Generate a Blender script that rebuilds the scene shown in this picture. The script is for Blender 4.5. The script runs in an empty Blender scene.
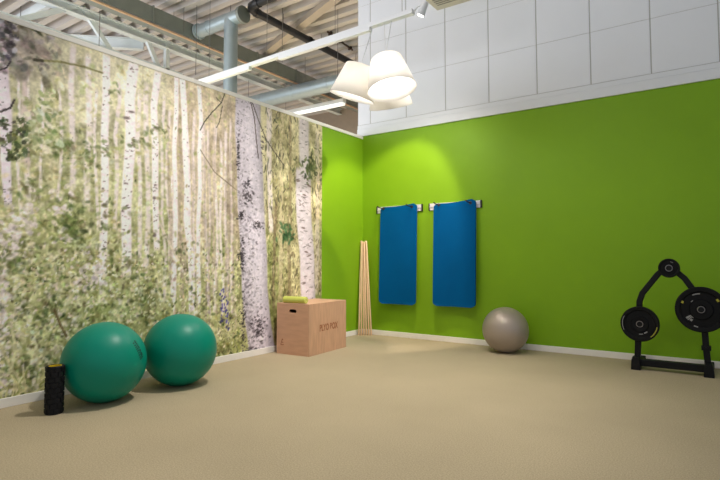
import bpy, bmesh, math, random
import numpy as np
from mathutils import Vector, Matrix
random.seed(7)
rng = np.random.default_rng(11)
scene = bpy.context.scene
COL = scene.collection
PI = math.pi

# ------------------------------------------------------------------ camera
CAM = np.array([4.2935, -6.2537, 1.07]); YAW = math.radians(34.76); PITCH = math.radians(3.092)
FOC = 520.4; PY = 231.0
FW = np.array([-math.sin(YAW)*math.cos(PITCH), math.cos(YAW)*math.cos(PITCH), math.sin(PITCH)])
RT = np.array([math.cos(YAW), math.sin(YAW), 0.0]); UP = np.cross(RT, FW)
cd = bpy.data.cameras.new('camera'); cam = bpy.data.objects.new('camera', cd); COL.objects.link(cam)
cam.location = CAM
cam.rotation_euler = Matrix((RT, UP, -FW)).transposed().to_euler()
cd.sensor_width = 36; cd.lens = FOC/720*36; cd.shift_y = -(240-PY)/720; cd.clip_start = .05
scene.camera = cam
scene.view_settings.view_transform = 'Standard'; scene.view_settings.look = 'None'
scene.view_settings.gamma = 1; scene.view_settings.exposure = 0.0; scene.view_settings.use_curve_mapping = False

# ------------------------------------------------------------------ helpers
def s2l(c):
    c = np.asarray(c, float)/255.0
    return np.where(c <= .04045, c/12.92, ((c+.055)/1.055)**2.4)
def L(*c):
    return tuple(float(v) for v in s2l(c))

def mat(name, rgb, rough=.6, metal=0.0, var=.0, scale=8.0, stretch=None, bump=0.0, bscale=60.0, spec=.5, sheen=0):
    m = bpy.data.materials.new(name); m.use_nodes = True
    n = m.node_tree.nodes; k = m.node_tree.links; b = n['Principled BSDF']
    col = L(*rgb)
    b.inputs['Base Color'].default_value = (*col, 1); b.inputs['Roughness'].default_value = rough
    b.inputs['Metallic'].default_value = metal; b.inputs['Specular IOR Level'].default_value = spec
    tc = n.new('ShaderNodeTexCoord'); mp = n.new('ShaderNodeMapping'); k.new(tc.outputs['Object'], mp.inputs['Vector'])
    if stretch: mp.inputs['Scale'].default_value = stretch
    nz = n.new('ShaderNodeTexNoise'); nz.inputs['Scale'].default_value = scale; nz.inputs['Detail'].default_value = 4
    k.new(mp.outputs['Vector'], nz.inputs['Vector'])
    rp = n.new('ShaderNodeValToRGB')
    rp.color_ramp.elements[0].position = .3; rp.color_ramp.elements[1].position = .7
    rp.color_ramp.elements[0].color = (*[max(0, v*(1-var)) for v in col], 1)
    rp.color_ramp.elements[1].color = (*[min(1, v*(1+var)) for v in col], 1)
    k.new(nz.outputs['Fac'], rp.inputs['Fac']); k.new(rp.outputs['Color'], b.inputs['Base Color'])
    if bump:
        n2 = n.new('ShaderNodeTexNoise'); n2.inputs['Scale'].default_value = bscale; n2.inputs['Detail'].default_value = 3
        k.new(tc.outputs['Object'], n2.inputs['Vector'])
        bp = n.new('ShaderNodeBump'); bp.inputs['Strength'].default_value = bump; bp.inputs['Distance'].default_value = .004
        k.new(n2.outputs['Fac'], bp.inputs['Height']); k.new(bp.outputs['Normal'], b.inputs['Normal'])
    return m

class MB:
    """collects shapes into one bmesh"""
    def __init__(s): s.bm = bmesh.new()
    def box(s, a, b, M=None):
        x0, y0, z0 = a; x1, y1, z1 = b
        v = [s.bm.verts.new(p) for p in ((x0,y0,z0),(x1,y0,z0),(x1,y1,z0),(x0,y1,z0),(x0,y0,z1),(x1,y0,z1),(x1,y1,z1),(x0,y1,z1))]
        for f in ((0,3,2,1),(4,5,6,7),(0,1,5,4),(1,2,6,5),(2,3,7,6),(3,0,4,7)): s.bm.faces.new([v[i] for i in f])
        if M is not None: bmesh.ops.transform(s.bm, matrix=M, verts=v)
        return v
    def bar(s, p, q, w, h, up=(0,0,1)):
        """rectangular bar from p to q: w sideways, h along up"""
        p = Vector(p); q = Vector(q); d = (q-p); ln = d.length; d.normalize(); u = Vector(up)
        if abs(d.dot(u)) > .98: u = Vector((0,1,0))
        sd = d.cross(u).normalized(); u = sd.cross(d).normalized()
        M = Matrix((sd, u, d)).transposed().to_4x4(); M.translation = p
        return s.box((-w/2,-h/2,0), (w/2,h/2,ln), M)
    def tube(s, pts, r, seg=14, cap=True):
        pts = [Vector(p) for p in pts]; rs = r if isinstance(r, (list, tuple)) else [r]*len(pts)
        rings = []; t0 = (pts[1]-pts[0]).normalized()
        u = Vector((0,0,1)) if abs(t0.z) < .9 else Vector((1,0,0))
        u = (u - t0*u.dot(t0)).normalized()
        for i, p in enumerate(pts):
            t = (pts[min(i+1, len(pts)-1)]-pts[max(i-1, 0)]).normalized()
            u = (u - t*u.dot(t)).normalized(); w = t.cross(u)
            rings.append([s.bm.verts.new(p+(u*math.cos(a)+w*math.sin(a))*rs[i]) for a in [2*PI*k/seg for k in range(seg)]])
        for a, b in zip(rings, rings[1:]):
            for k in range(seg): s.bm.faces.new((a[k], a[(k+1) % seg], b[(k+1) % seg], b[k]))
        if cap: s.bm.faces.new(rings[0][::-1]); s.bm.faces.new(rings[-1])
        return rings
    def lathe(s, prof, seg=32, M=None, cap0=False, cap1=False):
        """prof: (r, z) pairs turned about z"""
        rings = []; vs = []
        for r, z in prof:
            if r < 1e-6: ring = [s.bm.verts.new((0,0,z))]
            else: ring = [s.bm.verts.new((r*math.cos(2*PI*k/seg), r*math.sin(2*PI*k/seg), z)) for k in range(seg)]
            rings.append(ring); vs += ring
        for a, b in zip(rings, rings[1:]):
            if len(a) == 1 and len(b) == 1: continue
            for k in range(seg):
                j = (k+1) % seg
                if len(a) == 1: s.bm.faces.new((a[0], b[j], b[k]))
                elif len(b) == 1: s.bm.faces.new((a[k], a[j], b[0]))
                else: s.bm.faces.new((a[k], a[j], b[j], b[k]))
        if cap0: s.bm.faces.new(rings[0][::-1])
        if cap1: s.bm.faces.new(rings[-1])
        if M is not None: bmesh.ops.transform(s.bm, matrix=M, verts=vs)
        return vs
    def poly(s, pts):
        return s.bm.faces.new([s.bm.verts.new(p) for p in pts])
    def prism(s, pts, depth):
        """closed outline pts extruded by vector depth"""
        d = Vector(depth); a = [s.bm.verts.new(p) for p in pts]; b = [s.bm.verts.new(Vector(p)+d) for p in pts]; n = len(a)
        s.bm.faces.new(a[::-1]); s.bm.faces.new(b)
        for i in range(n): s.bm.faces.new((a[i], a[(i+1) % n], b[(i+1) % n], b[i]))
    def build(s, name, m, parent=None, smooth=False, bevel=0.0, auto=None, loc=None, rot=None):
        bmesh.ops.recalc_face_normals(s.bm, faces=s.bm.faces)
        me = bpy.data.meshes.new(name); s.bm.to_mesh(me); s.bm.free()
        if m is not None: me.materials.append(m)
        if smooth or auto:
            for p in me.polygons: p.use_smooth = True
            if auto: me.set_sharp_from_angle(angle=math.radians(auto))
        o = bpy.data.objects.new(name, me); COL.objects.link(o)
        if parent is not None: o.parent = parent
        if loc: o.location = loc
        if rot: o.rotation_euler = rot
        if bevel:
            b = o.modifiers.new('bevel', 'BEVEL'); b.width = bevel; b.segments = 2; b.limit_method = 'ANGLE'
        return o

def tag(o, label, cat, group=None):
    o['label'] = label; o['category'] = cat
    if group: o['group'] = group
    return o
def thing(name, label, cat, loc=(0,0,0), rz=0, group=None):
    o = bpy.data.objects.new(name, None); COL.objects.link(o); o.empty_display_size = .1
    o.location = loc; o.rotation_euler = (0,0,rz)
    return tag(o, label, cat, group)
def struct(o): o['kind'] = 'structure'; return o
def zto(d, loc=(0,0,0)):
    """matrix taking +z to direction d"""
    M = Vector(d).to_track_quat('Z', 'Y').to_matrix().to_4x4(); M.translation = Vector(loc); return M

# ------------------------------------------------------------------ materials
M = {}
M['green'] = mat('green_paint', (124,168,22), .5, var=.02, scale=3, bump=.05, bscale=150, spec=.3)
M['white_trim'] = mat('white_trim_paint', (240,236,230), .45, var=.01)
M['tile'] = mat('white_wall_tile', (226,229,235), .5, var=.015, scale=2)
M['tile_gap'] = mat('tile_gap', (176,176,174), .8)
M['band'] = mat('white_band_paint', (224,227,232), .5)
M['ply'] = mat('plywood', (206,162,131), .6, var=.10, scale=5, stretch=(1,6,1), bump=.03)
M['ply_end'] = mat('plywood_end', (204,158,128), .6, var=.08, scale=5, stretch=(1,1,5), bump=.03)
M['stamp'] = mat('brown_stencil_ink', (158,100,66), .7)
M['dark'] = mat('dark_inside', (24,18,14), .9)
M['ball_green'] = mat('green_vinyl', (0,136,114), .38, var=.03, scale=2, spec=.3)
M['ball_grey'] = mat('silver_vinyl', (168,155,145), .42, metal=.35, var=.03, scale=2, spec=.5)
M['ink'] = mat('black_ink', (8,30,28), .6)
M['rubber'] = mat('black_rubber', (13,14,20), .6, var=.1, scale=20, spec=.3)
M['yellow'] = mat('yellow_core', (222,190,30), .5)
M['lime'] = mat('lime_foam', (196,202,96), .75, var=.05, scale=20)
M['blue'] = mat('blue_mat_foam', (0,82,138), .8, var=.04, scale=3, bump=.06, bscale=220, spec=.06)
M['alu'] = mat('white_metal', (222,218,222), .4, metal=.15)
M['peg'] = mat('dark_peg_metal', (84,70,62), .35, metal=.8)
M['black_plastic'] = mat('black_plastic', (26,24,26), .5)
M['dowel'] = mat('pale_dowel_wood', (232,198,160), .6, var=.06, scale=6, stretch=(6,6,1))
M['rack'] = mat('black_rack_enamel', (8,9,15), .5, var=.05, spec=.3)
M['plate'] = mat('black_plate_rubber', (6,7,12), .6, var=.1, scale=15, spec=.25)
M['hub'] = mat('steel_hub', (165,160,160), .35, metal=.9)
M['mark_white'] = mat('white_plate_print', (150,150,150), .6)
M['mark_yellow'] = mat('yellow_plate_print', (165,160,50), .6)
M['galv'] = mat('galvanised_steel', (168,182,190), .38, metal=.6, var=.05, scale=6)
M['ductgrey'] = mat('grey_duct_metal', (128,132,128), .5, metal=.3, var=.05)
M['copper'] = mat('copper_pipe', (188,156,130), .5, metal=.2)
M['blackpipe'] = mat('black_pipe_paint', (22,22,26), .45)
M['beam'] = mat('pale_beam_paint', (198,204,208), .5, var=.03)
M['brace'] = mat('beige_brace_paint', (172,160,148), .55, var=.04)
M['deck'] = mat('roof_deck_metal', (190,184,182), .5, metal=.15, var=.05, scale=.8)
M['track'] = mat('white_track_metal', (226,228,232), .4)
M['wire'] = mat('steel_wire', (120,118,116), .5, metal=.4)
M['farwall'] = mat('taupe_hall_wall', (150,136,124), .8, var=.04)
M['unit'] = mat('beige_unit_metal', (206,200,176), .5, var=.02)
M['unit_dark'] = mat('dark_unit_metal', (142,138,122), .6)

def floor_mat():
    m = mat('tan_carpet', (182,167,140), .92, var=.05, scale=1.1, bump=.10, bscale=420, spec=.15)
    n = m.node_tree.nodes; k = m.node_tree.links; b = n['Principled BSDF']
    src = b.inputs['Base Color'].links[0].from_socket
    tc = n.new('ShaderNodeTexCoord'); nz = n.new('ShaderNodeTexNoise'); nz.inputs['Scale'].default_value = 130; nz.inputs['Detail'].default_value = 6
    k.new(tc.outputs['Object'], nz.inputs['Vector'])
    rp = n.new('ShaderNodeValToRGB'); rp.color_ramp.elements[0].position = .35; rp.color_ramp.elements[1].position = .68
    rp.color_ramp.elements[0].color = (.84,.835,.82,1); rp.color_ramp.elements[1].color = (1.16,1.16,1.15,1)
    k.new(nz.outputs['Fac'], rp.inputs['Fac'])
    mx = n.new('ShaderNodeMix'); mx.data_type = 'RGBA'; mx.blend_type = 'MULTIPLY'; mx.inputs[0].default_value = 1
    k.new(src, mx.inputs[6]); k.new(rp.outputs['Color'], mx.inputs[7]); k.new(mx.outputs[2], b.inputs['Base Color'])
    return m
M['floor'] = floor_mat()

def shade_mat(trans=.45):
    m = bpy.data.materials.new('white_shade_fabric'); m.use_nodes = True; n = m.node_tree.nodes; k = m.node_tree.links
    n.remove(n['Principled BSDF']); out = n['Material Output']
    tc = n.new('ShaderNodeTexCoord'); wv = n.new('ShaderNodeTexNoise'); wv.inputs['Scale'].default_value = 60
    k.new(tc.outputs['Object'], wv.inputs['Vector'])
    rp = n.new('ShaderNodeValToRGB'); rp.color_ramp.elements[0].color = (.92,.89,.85,1); rp.color_ramp.elements[1].color = (.95,.92,.88,1)
    k.new(wv.outputs['Fac'], rp.inputs['Fac'])
    d = n.new('ShaderNodeBsdfDiffuse'); t = n.new('ShaderNodeBsdfTranslucent'); mx = n.new('ShaderNodeMixShader'); mx.inputs[0].default_value = trans
    k.new(rp.outputs['Color'], d.inputs['Color']); k.new(rp.outputs['Color'], t.inputs['Color'])
    k.new(d.outputs[0], mx.inputs[1]); k.new(t.outputs[0], mx.inputs[2]); k.new(mx.outputs[0], out.inputs['Surface'])
    return m
M['shade'] = shade_mat(.30)
def emit_mat(name, rgb, s):
    m = bpy.data.materials.new(name); m.use_nodes = True; b = m.node_tree.nodes['Principled BSDF']
    b.inputs['Base Color'].default_value = (*rgb, 1); b.inputs['Emission Color'].default_value = (*rgb, 1); b.inputs['Emission Strength'].default_value = s
    return m
M['bulb'] = emit_mat('lit_bulb_glass', (1,.93,.82), 8)
M['lens'] = emit_mat('lit_spot_lens', (1,.96,.9), 6)
M['tubelight'] = emit_mat('lit_batten_diffuser', (.9,.95,1), .55)

# ------------------------------------------------------------------ setting
WH = 2.874; CAPB = 2.83
def slab(name, a, b, m, bevel=0):
    w = MB(); w.box(a, b); return struct(w.build(name, m, bevel=bevel))
slab('floor', (-10,-8.5,-.1), (7,7,0), M['floor'])
slab('wall_left', (-.09,-7.5,0), (0,0,CAPB), M['green'])
slab('wall_right', (-.09,0,0), (6.5,.12,WH), M['green'])
slab('trim_1', (-.11,-7.5,CAPB), (.012,-.0,WH), M['white_trim'], .004)
w = MB(); w.box((-.083,-.022,WH), (6.5,.12,2.98)); w.box((-.083,-.012,2.983), (6.5,.12,3.04))
struct(w.build('trim_2', M['band'], bevel=.003))
slab('baseboard_left', (0,-7.5,0), (.016,0,.068), M['white_trim'], .003)
slab('baseboard_right', (.016,-.016,0), (6.5,0,.068), M['white_trim'], .003)
# tiled upper wall: every tile a bevelled slab on a grey ground, one surface
w = MB(); w.box((-.083,.0005,3.04), (6.5,.12,5.72))
up = w.build('wall_upper', M['tile_gap']); struct(up)
w = MB(); xs = [-.083] + [.14+.6*i for i in range(11)]
zs = [3.045+.6*i for i in range(5)]
for x0, x1 in zip(xs, xs[1:]):
    for z0 in zs:
        w.box((x0+.006,-.004,z0+.002), (x1-.006,.009,min(z0+.6,5.72)-.002))
tl = w.build('wall_tile', M['tile'], up, bevel=.003)
slab('wall_far', (-10,6.1,0), (-.09,6.2,5.75), M['farwall'])
# corrugated roof deck, ribs running along x
w = MB(); bmx = w.bm; pitch = .30; prof = []
y = -8.5
while y < 6.3:
    prof += [(y,5.70), (y+.07,5.70), (y+.10,5.56), (y+.22,5.56), (y+.25,5.70)]; y += pitch
a = [bmx.verts.new((-10,q,z)) for q, z in prof]; b = [bmx.verts.new((7,q,z)) for q, z in prof]
for i in range(len(prof)-1): bmx.faces.new((a[i], a[i+1], b[i+1], b[i]))
dk = w.build('ceiling', M['deck']); struct(dk)
sol = dk.modifiers.new('thick', 'SOLIDIFY'); sol.thickness = .01; sol.offset = 1

# ------------------------------------------------------------------ forest mural (printed wallpaper)
Y0, Y1, Z0, Z1 = -6.3, -.952, .068, CAPB
STEP = .0085
NY = int((Y1-Y0)/STEP)+1; NZ = int((Z1-Z0)/STEP)+1
gy = np.linspace(Y0, Y1, NY); gz = np.linspace(Z0, Z1, NZ)
def at_wall(px, py):
    """where the sight line through a pixel meets the left wall: (y, z)"""
    d = FW + RT*(px-360)/FOC + UP*(PY-py)/FOC
    t = -CAM[0]/d[0]; return CAM[1]+t*d[1], CAM[2]+t*d[2]
GZ, GY = np.meshgrid(gz, gy, indexing='ij')
dx_, dy_, dz_ = -CAM[0], GY-CAM[1], GZ-CAM[2]
dep = dx_*FW[0]+dy_*FW[1]+dz_*FW[2]
U = 360+FOC*(dx_*RT[0]+dy_*RT[1])/dep                 # horizontal motif coordinate
V = PY-FOC*(dx_*UP[0]+dy_*UP[1]+dz_*UP[2])/dep
T = (GZ-Z0)/(Z1-Z0)
def vnoise(cy, cz):
    """smooth random field with cells of cy by cz metres"""
    ny = int((Y1-Y0)/cy)+3; nz = int((Z1-Z0)/cz)+3; g = rng.random((nz, ny))
    fy = (GY-Y0)/cy; fz = (GZ-Z0)/cz; iy = fy.astype(int); iz = fz.astype(int); ty = fy-iy; tz = fz-iz
    ty = ty*ty*(3-2*ty); tz = tz*tz*(3-2*tz)
    return (g[iz,iy]*(1-ty)+g[iz,iy+1]*ty)*(1-tz)+(g[iz+1,iy]*(1-ty)+g[iz+1,iy+1]*ty)*tz
def ss(a, b, x):
    t = np.clip((x-a)/(b-a), 0, 1); return t*t*(3-2*t)
def mixc(base, c, a):
    return base*(1-a[...,None])+np.array(c, float)*a[...,None]
TM = np.zeros((NZ, NY)); img = np.zeros((NZ, NY, 3)); img[:] = (172,174,132)
img = mixc(img, (206,202,174), ss(.5,.95,T))
img = mixc(img, (158,160,108), ss(.5,.1,T)*.8)
img = mixc(img, (198,184,158), ss(160,180,U)*ss(258,245,U)*ss(.28,.45,T)*.85)
img = mixc(img, (168,160,120), ss(256,266,U)*.8)
img = mixc(img, (164,154,144), ss(62,20,U)*ss(95,45,V)*.95)      # shaded leaves, soft, top corner
img = mixc(img, (110,104,104), ss(16,4,U)*ss(72,40,V)*.8)
for cy, cz, amp in ((.5,.5,20),(.22,.22,24),(.09,.09,22),(.045,.045,14)):
    img += ((vnoise(cy,cz)-.5)*amp*2)[...,None]*np.array((1,1,.9))
g1 = vnoise(.3,.4); img = mixc(img, (128,142,78), ss(.55,.85,g1)*ss(.75,.4,T)*.6)
g2 = vnoise(.2,.25); img = mixc(img, (214,208,170), ss(.6,.9,g2)*.5)
def stamp(y, z, a, b, ang, col, alpha=1.0, soft=.35):
    """soft-edged ellipse (a, b half axes in metres)"""
    R = max(a, b)*1.15
    j0 = max(0, int((y-R-Y0)/STEP)); j1 = min(NY, int((y+R-Y0)/STEP)+2); i0 = max(0, int((z-R-Z0)/STEP)); i1 = min(NZ, int((z+R-Z0)/STEP)+2)
    if j1 <= j0 or i1 <= i0: return
    yy = gy[None,j0:j1]-y; zz = gz[i0:i1,None]-z; c, s = math.cos(ang), math.sin(ang)
    d = np.sqrt(((yy*c+zz*s)/a)**2+((-yy*s+zz*c)/b)**2)
    m = (np.clip((1+soft/2-d)/soft, 0, 1)*alpha)[...,None]
    img[i0:i1,j0:j1] = img[i0:i1,j0:j1]*(1-m)+np.array(col, float)*m
def trunk(pts, col, alpha=1.0, edge=.18, marks=0, dark=(90,80,78), shade=.12, mk=1.0):
    """pale birch stem through (px, py, width px) points; painted over what is there"""
    global img, TM
    P = []
    for x, y, wd in pts:
        ya, z = at_wall(x-wd/2, y); yb, _ = at_wall(x+wd/2, y); P.append((z, (ya+yb)/2, abs(yb-ya)/2))
    P.sort(); z = np.array([q[0] for q in P]); c = np.interp(gz, z, [q[1] for q in P])+.012*np.interp(gz, np.linspace(Z0,Z1,9), rng.normal(size=9))
    h = np.interp(gz, z, [q[2] for q in P])
    lo, hi = z[0], z[-1]
    inside = np.clip((gz-lo)/.06+.5, 0, 1)*np.clip((hi-gz)/.06+.5, 0, 1)
    d = (GY-c[:,None])/h[:,None]
    a = np.clip((1+edge-np.abs(d))/(2*edge), 0, 1)*inside[:,None]*alpha
    tex = (vnoise(.05,.02)-.5)*18
    colr = np.array(col, float)[None,None,:]+tex[...,None]-(shade*120*np.clip(d,0,1)**2)[...,None]
    img = img*(1-a[...,None])+colr*a[...,None]; TM = np.maximum(TM*(1-a), a)
    for _ in range(int(marks*1.6)):
        zz = rng.uniform(lo, hi); i = int(np.clip((zz-Z0)/STEP, 0, NZ-1)); yy = c[i]+rng.uniform(-.8,.8)*h[i]
        stamp(yy, zz, h[i]*rng.uniform(.10,.36)*mk, rng.uniform(.003,.008)*mk, rng.normal()*.25, dark, rng.uniform(.4,.9)*alpha, .6)
def leaves(n, box, size, pal, alpha=(.6,1), soft=.5, asp=(.35,.8), zbias=None):
    for _ in range(n):
        x = rng.uniform(box[0], box[2]); yv = rng.uniform(box[1], box[3])
        if zbias and rng.random() > zbias(x, yv): continue
        y, z = at_wall(x, yv); r = rng.uniform(*size)
        stamp(y, z, r, r*rng.uniform(*asp), rng.uniform(0, PI), np.array(pal[rng.integers(len(pal))])+rng.normal(size=3)*5, rng.uniform(*alpha), soft)
PALE = (238,228,228); LIGHT = [(208,206,164),(192,196,142),(226,220,194),(218,212,196)]; MID = [(158,162,104),(142,148,92),(172,172,116),(152,150,108)]
DARK = [(84,98,54),(98,106,66),(70,80,52),(104,98,70)]
# far stems, pale and thin
for x, w0, y0, y1 in ((20,3,70,220),(28,5,62,200),(42,3,80,190),(60,3,90,200),(72,6,44,190),(88,6,54,205),(97,3,90,230),(116,4,80,230),(140,4,90,260),(147,5,84,270),(163,3,95,300),
                      (168,3,110,300),(193,3,110,310),(205,3,120,315),(210,2.5,130,315),(216,3,125,312),(221,2.5,140,315),(226,3,130,310),(231,2.5,120,315),(188,2,120,320),(172,2,130,320)):
    trunk([(x-.8,y0,w0),(x,(y0+y1)/2,w0),(x+rng.normal()*1.5,y1,w0*1.05)], np.array(PALE)-rng.uniform(0,14), .8, .35, 6, (130,118,110), .1)
for _ in range(26):
    x = rng.uniform(160,236); y0 = rng.uniform(90,150)
    trunk([(x,y0,1.6),(x+rng.normal()*2,rng.uniform(270,330),1.8)], np.array((206,192,176))-rng.uniform(0,40), .55, .5, 0)
leaves(1300, (0,60,240,300), (.012,.032), LIGHT+MID, (.2,.6), .9)
leaves(700, (0,130,170,300), (.012,.030), MID+LIGHT, (.25,.6), .9)
# stems in the middle distance
trunk([(107,54,7.5),(106,150,8),(104,240,8),(103,285,8)], PALE, .97, .2, 34, (108,98,92))
trunk([(132,60,10),(129,140,11),(126,210,10.5),(126,275,9.5)], PALE, 1, .16, 38, (104,92,88))
trunk([(157,70,7),(155,140,7),(154,215,6.5),(154,250,6)], PALE, .95, .2, 30, (98,88,84))
trunk([(177,75,4.5),(175,160,4.5),(174,300,4.5)], PALE, .95, .25, 14, (120,108,102))
trunk([(182,76,6),(184,170,6),(190,270,6.2),(192,325,5.5)], PALE, 1, .2, 22, (112,100,96))
trunk([(199,86,4.2),(199,200,4.2),(198,305,4)], PALE, .95, .25, 16, (120,108,102))
trunk([(6,22,14),(6,90,15),(9,150,11),(9,205,8)], (226,216,222), .98, .14, 26, (96,88,90))
trunk([(2,255,9),(3,330,10),(3,398,10)], (216,206,206), .9, .2, 14, (110,100,96))
trunk([(28,75,5),(27,110,6),(26,165,5)], (208,192,186), .8, .3, 4)
for px_, py_, a_, b_ in ((154,198,.03,.022),(154,235,.032,.03),(155,185,.025,.012),(126,118,.06,.02),(104,205,.04,.02),(131,112,.05,.016),(156,128,.05,.02)):
    y, z = at_wall(px_, py_); stamp(y, z, a_*.6, b_*.7, .1, (84,74,70), .75, .8)
y, z = at_wall(165,245)
for k in range(24):                                   # a leaning pale stem
    f = k/23; y, z = at_wall(160+24*f, 225+48*f); stamp(y, z, .03, .012, -.9, (214,204,186), .8, .5)
# undergrowth
low = lambda x, v: min(1, max(.05, (v-(205+.2*max(0,x-60)))/75))
leaves(5200, (-40,170,240,405), (.010,.030), MID+MID+LIGHT+LIGHT+LIGHT+DARK, (.35,.8), .8, zbias=low)
leaves(1700, (-40,250,240,405), (.008,.020), LIGHT, (.6,1), .5)
leaves(800, (-40,240,240,405), (.008,.020), DARK, (.3,.75), .7)
pk = [(216,206,200),(226,216,214)]
for cx_, cy_, rx_, ry_, n in ((12,235,14,26,60),(4,300,6,40,40),(92,275,14,24,55),(60,205,10,14,24),(30,215,8,22,26),(90,345,16,18,0),(70,240,10,16,16)):
    for _ in range(n):
        y, z = at_wall(cx_+rng.normal()*rx_*.6, cy_+rng.normal()*ry_*.6); r = rng.uniform(.012,.030); stamp(y, z, r, r*.6, rng.uniform(0,PI), pk[rng.integers(2)], rng.uniform(.5,.9), .5)
# darker leaf clumps
for cx_, cy_, rx_, ry_, n in ((70,222,16,22,110),(20,140,14,16,60),(60,146,22,14,100),(90,160,12,14,50),(15,265,12,14,50),(76,232,10,14,60),(108,150,10,10,26),(104,215,8,18,34),(140,142,14,8,40),(160,132,16,8,40),
                              (30,190,16,12,44),(120,255,16,20,40),(45,305,20,30,60),(140,300,20,16,50),(20,372,12,18,26),(205,320,16,20,50),(118,95,10,8,14)):
    for _ in range(int(n*.6)):
        y, z = at_wall(cx_+rng.normal()*rx_*.55, cy_+rng.normal()*ry_*.55); r = rng.uniform(.012,.032)
        stamp(y, z, r, r*rng.uniform(.35,.7), rng.uniform(0,PI), (np.array(DARK[rng.integers(4)])+(8,rng.uniform(4,20),4)), rng.uniform(.25,.7), .7)
# big soft pale leaves and twig, upper left
for px_, py_, a_, b_, an, c in ((48,108,.05,.022,2.2,(216,216,190)),(61,86,.04,.018,2.1,(222,220,196)),(46,83,.055,.03,1.9,(120,116,96)),(57,48,.05,.02,2.2,(196,186,170)),(22,72,.08,.05,1.2,(128,122,110)),
                               (10,24,.07,.022,2.5,(198,190,196)),(14,40,.06,.02,.8,(190,182,186)),(4,34,.08,.045,.3,(92,88,92)),(7,54,.05,.06,1.3,(84,78,84)),(20,32,.06,.05,.4,(112,106,84)),(30,42,.10,.05,2.6,(146,136,124)),
                               (14,62,.07,.03,.5,(150,144,132)),(42,52,.09,.04,2.5,(150,138,128)),(18,20,.05,.02,2.4,(96,104,60)),(27,24,.06,.02,2.5,(110,112,70)),(3,20,.08,.02,2.6,(52,50,54)),(36,30,.06,.016,2.5,(70,74,50))):
    y, z = at_wall(px_, py_); stamp(y, z, a_, b_, an, c, .85, .4)
leaves(150, (0,14,60,75), (.012,.04), [(150,142,132),(118,112,104),(176,166,158),(96,94,84)], (.3,.7), .5)
leaves(50, (0,14,20,60), (.01,.035), [(56,52,58),(200,192,198),(80,76,80)], (.5,.9), .4)
leaves(90, (18,90,60,150), (.012,.04), [(216,216,190),(150,158,110),(120,132,86)], (.4,.8), .4)
leaves(70, (0,118,28,160), (.01,.028), [(70,84,52),(92,104,66),(60,66,50)], (.6,.95), .35)
def twig(pts, wd, col, alpha=.9):
    Q = [at_wall(*q) for q in pts]
    for (ya, za), (yb, zb) in zip(Q, Q[1:]):
        n = max(2, int(math.hypot(yb-ya, zb-za)/(wd*.8)))
        for k in range(n+1): stamp(ya+(yb-ya)*k/n, za+(zb-za)*k/n, wd, wd, 0, col, alpha, .6)
twig([(34,60),(60,62),(84,67),(102,73)], .009, (124,122,78), .6); twig([(34,60),(42,61)], .012, (70,66,52))
twig([(0,112),(10,108),(14,100)], .007, (70,62,62)); twig([(0,70),(6,68),(10,62)], .006, (70,62,66))
twig([(54,310),(60,325),(66,336)], .010, (112,98,66)); twig([(0,345),(12,370),(24,385),(40,398)], .010, (196,192,150)); twig([(12,330),(16,350),(10,372)], .010, (206,204,160))
for _ in range(70):                                   # grass blades along the bottom
    x = rng.uniform(-30,240); v0 = 408-.2*x; h = rng.uniform(10,34); twig([(x,v0-3),(x+rng.normal()*3,v0-h*.6),(x+rng.normal()*7,v0-h)], .006, [(196,194,140),(150,156,86),(212,206,160),(104,110,62)][rng.integers(4)], .75)
for k in range(46):                                   # blue lupin spikes
    x, v = (222,288) if k % 2 else (227,300); y, z = at_wall(x+rng.normal()*1.2, v+rng.uniform(0,36)); stamp(y, z, .016, .010, rng.uniform(0,PI), [(84,78,140),(104,96,160),(70,66,112)][rng.integers(3)], .85, .5)
leaves(170, (218,315,240,358), (.010,.024), DARK+MID, (.5,.9), .4, (.15,.4))
# right of the great trunk
leaves(700, (262,92,322,300), (.008,.028), [(188,184,128),(146,142,94),(112,106,72),(214,206,168),(84,82,60),(168,160,120)], (.5,.95), .5, (.18,.45))
trunk([(262,96,7),(263,180,6),(264,300,6)], (208,202,164), .85, .25, 4)
trunk([(268,98,5.5),(269,160,5),(270,232,4.5)], (214,206,196), .95, .25, 10)
trunk([(281,112,3),(280,300,4)], (196,186,150), .7, .4, 8); trunk([(290,115,2.5),(289,300,3)], (120,104,80), .55, .5, 4); trunk([(317,130,4),(317,294,4)], (202,192,174), .75, .35, 10); trunk([(275,200,2.5),(274,310,3)], (110,92,74), .6, .5, 0)
for _ in range(420):
    x = rng.uniform(264,321); v = rng.uniform(110,215); y, z = at_wall(x, v); r = rng.uniform(.015,.05)
    stamp(y, z, r*.22, r, rng.normal()*.35, [(74,72,58),(92,90,62),(172,170,116),(204,196,156),(66,70,56)][rng.integers(5)], rng.uniform(.45,.85), .5)
for _ in range(420):
    x = rng.uniform(262,320); v = rng.uniform(205,302); y, z = at_wall(x, v); r = rng.uniform(.012,.045)
    stamp(y, z, r*.3, r, rng.normal()*.3, [(112,96,74),(158,148,108),(200,188,152),(84,82,60)][rng.integers(4)], rng.uniform(.4,.85), .5)
for _ in range(26):
    y, z = at_wall(286+rng.normal()*3.5, 234+rng.normal()*5); r = rng.uniform(.02,.045); stamp(y, z, r, r*.5, rng.uniform(0,PI), (70,104,68), .75, .4)
trunk([(303,116,10),(304,150,10),(304,172,9)], (216,208,208), .95, .2, 10, (96,86,80))
trunk([(303,168,15),(304,220,15),(306,260,14.5),(308,305,14)], (216,207,208), 1, .1, 46, (110,96,92), .2)
for _ in range(70):
    y, z = at_wall(311+rng.normal()*6, 168+rng.normal()*7); r = rng.uniform(.02,.05); stamp(y, z, r, r*.4, rng.uniform(0,PI), [(84,94,62),(66,74,52),(110,120,74)][rng.integers(3)], .7, .4)
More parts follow.
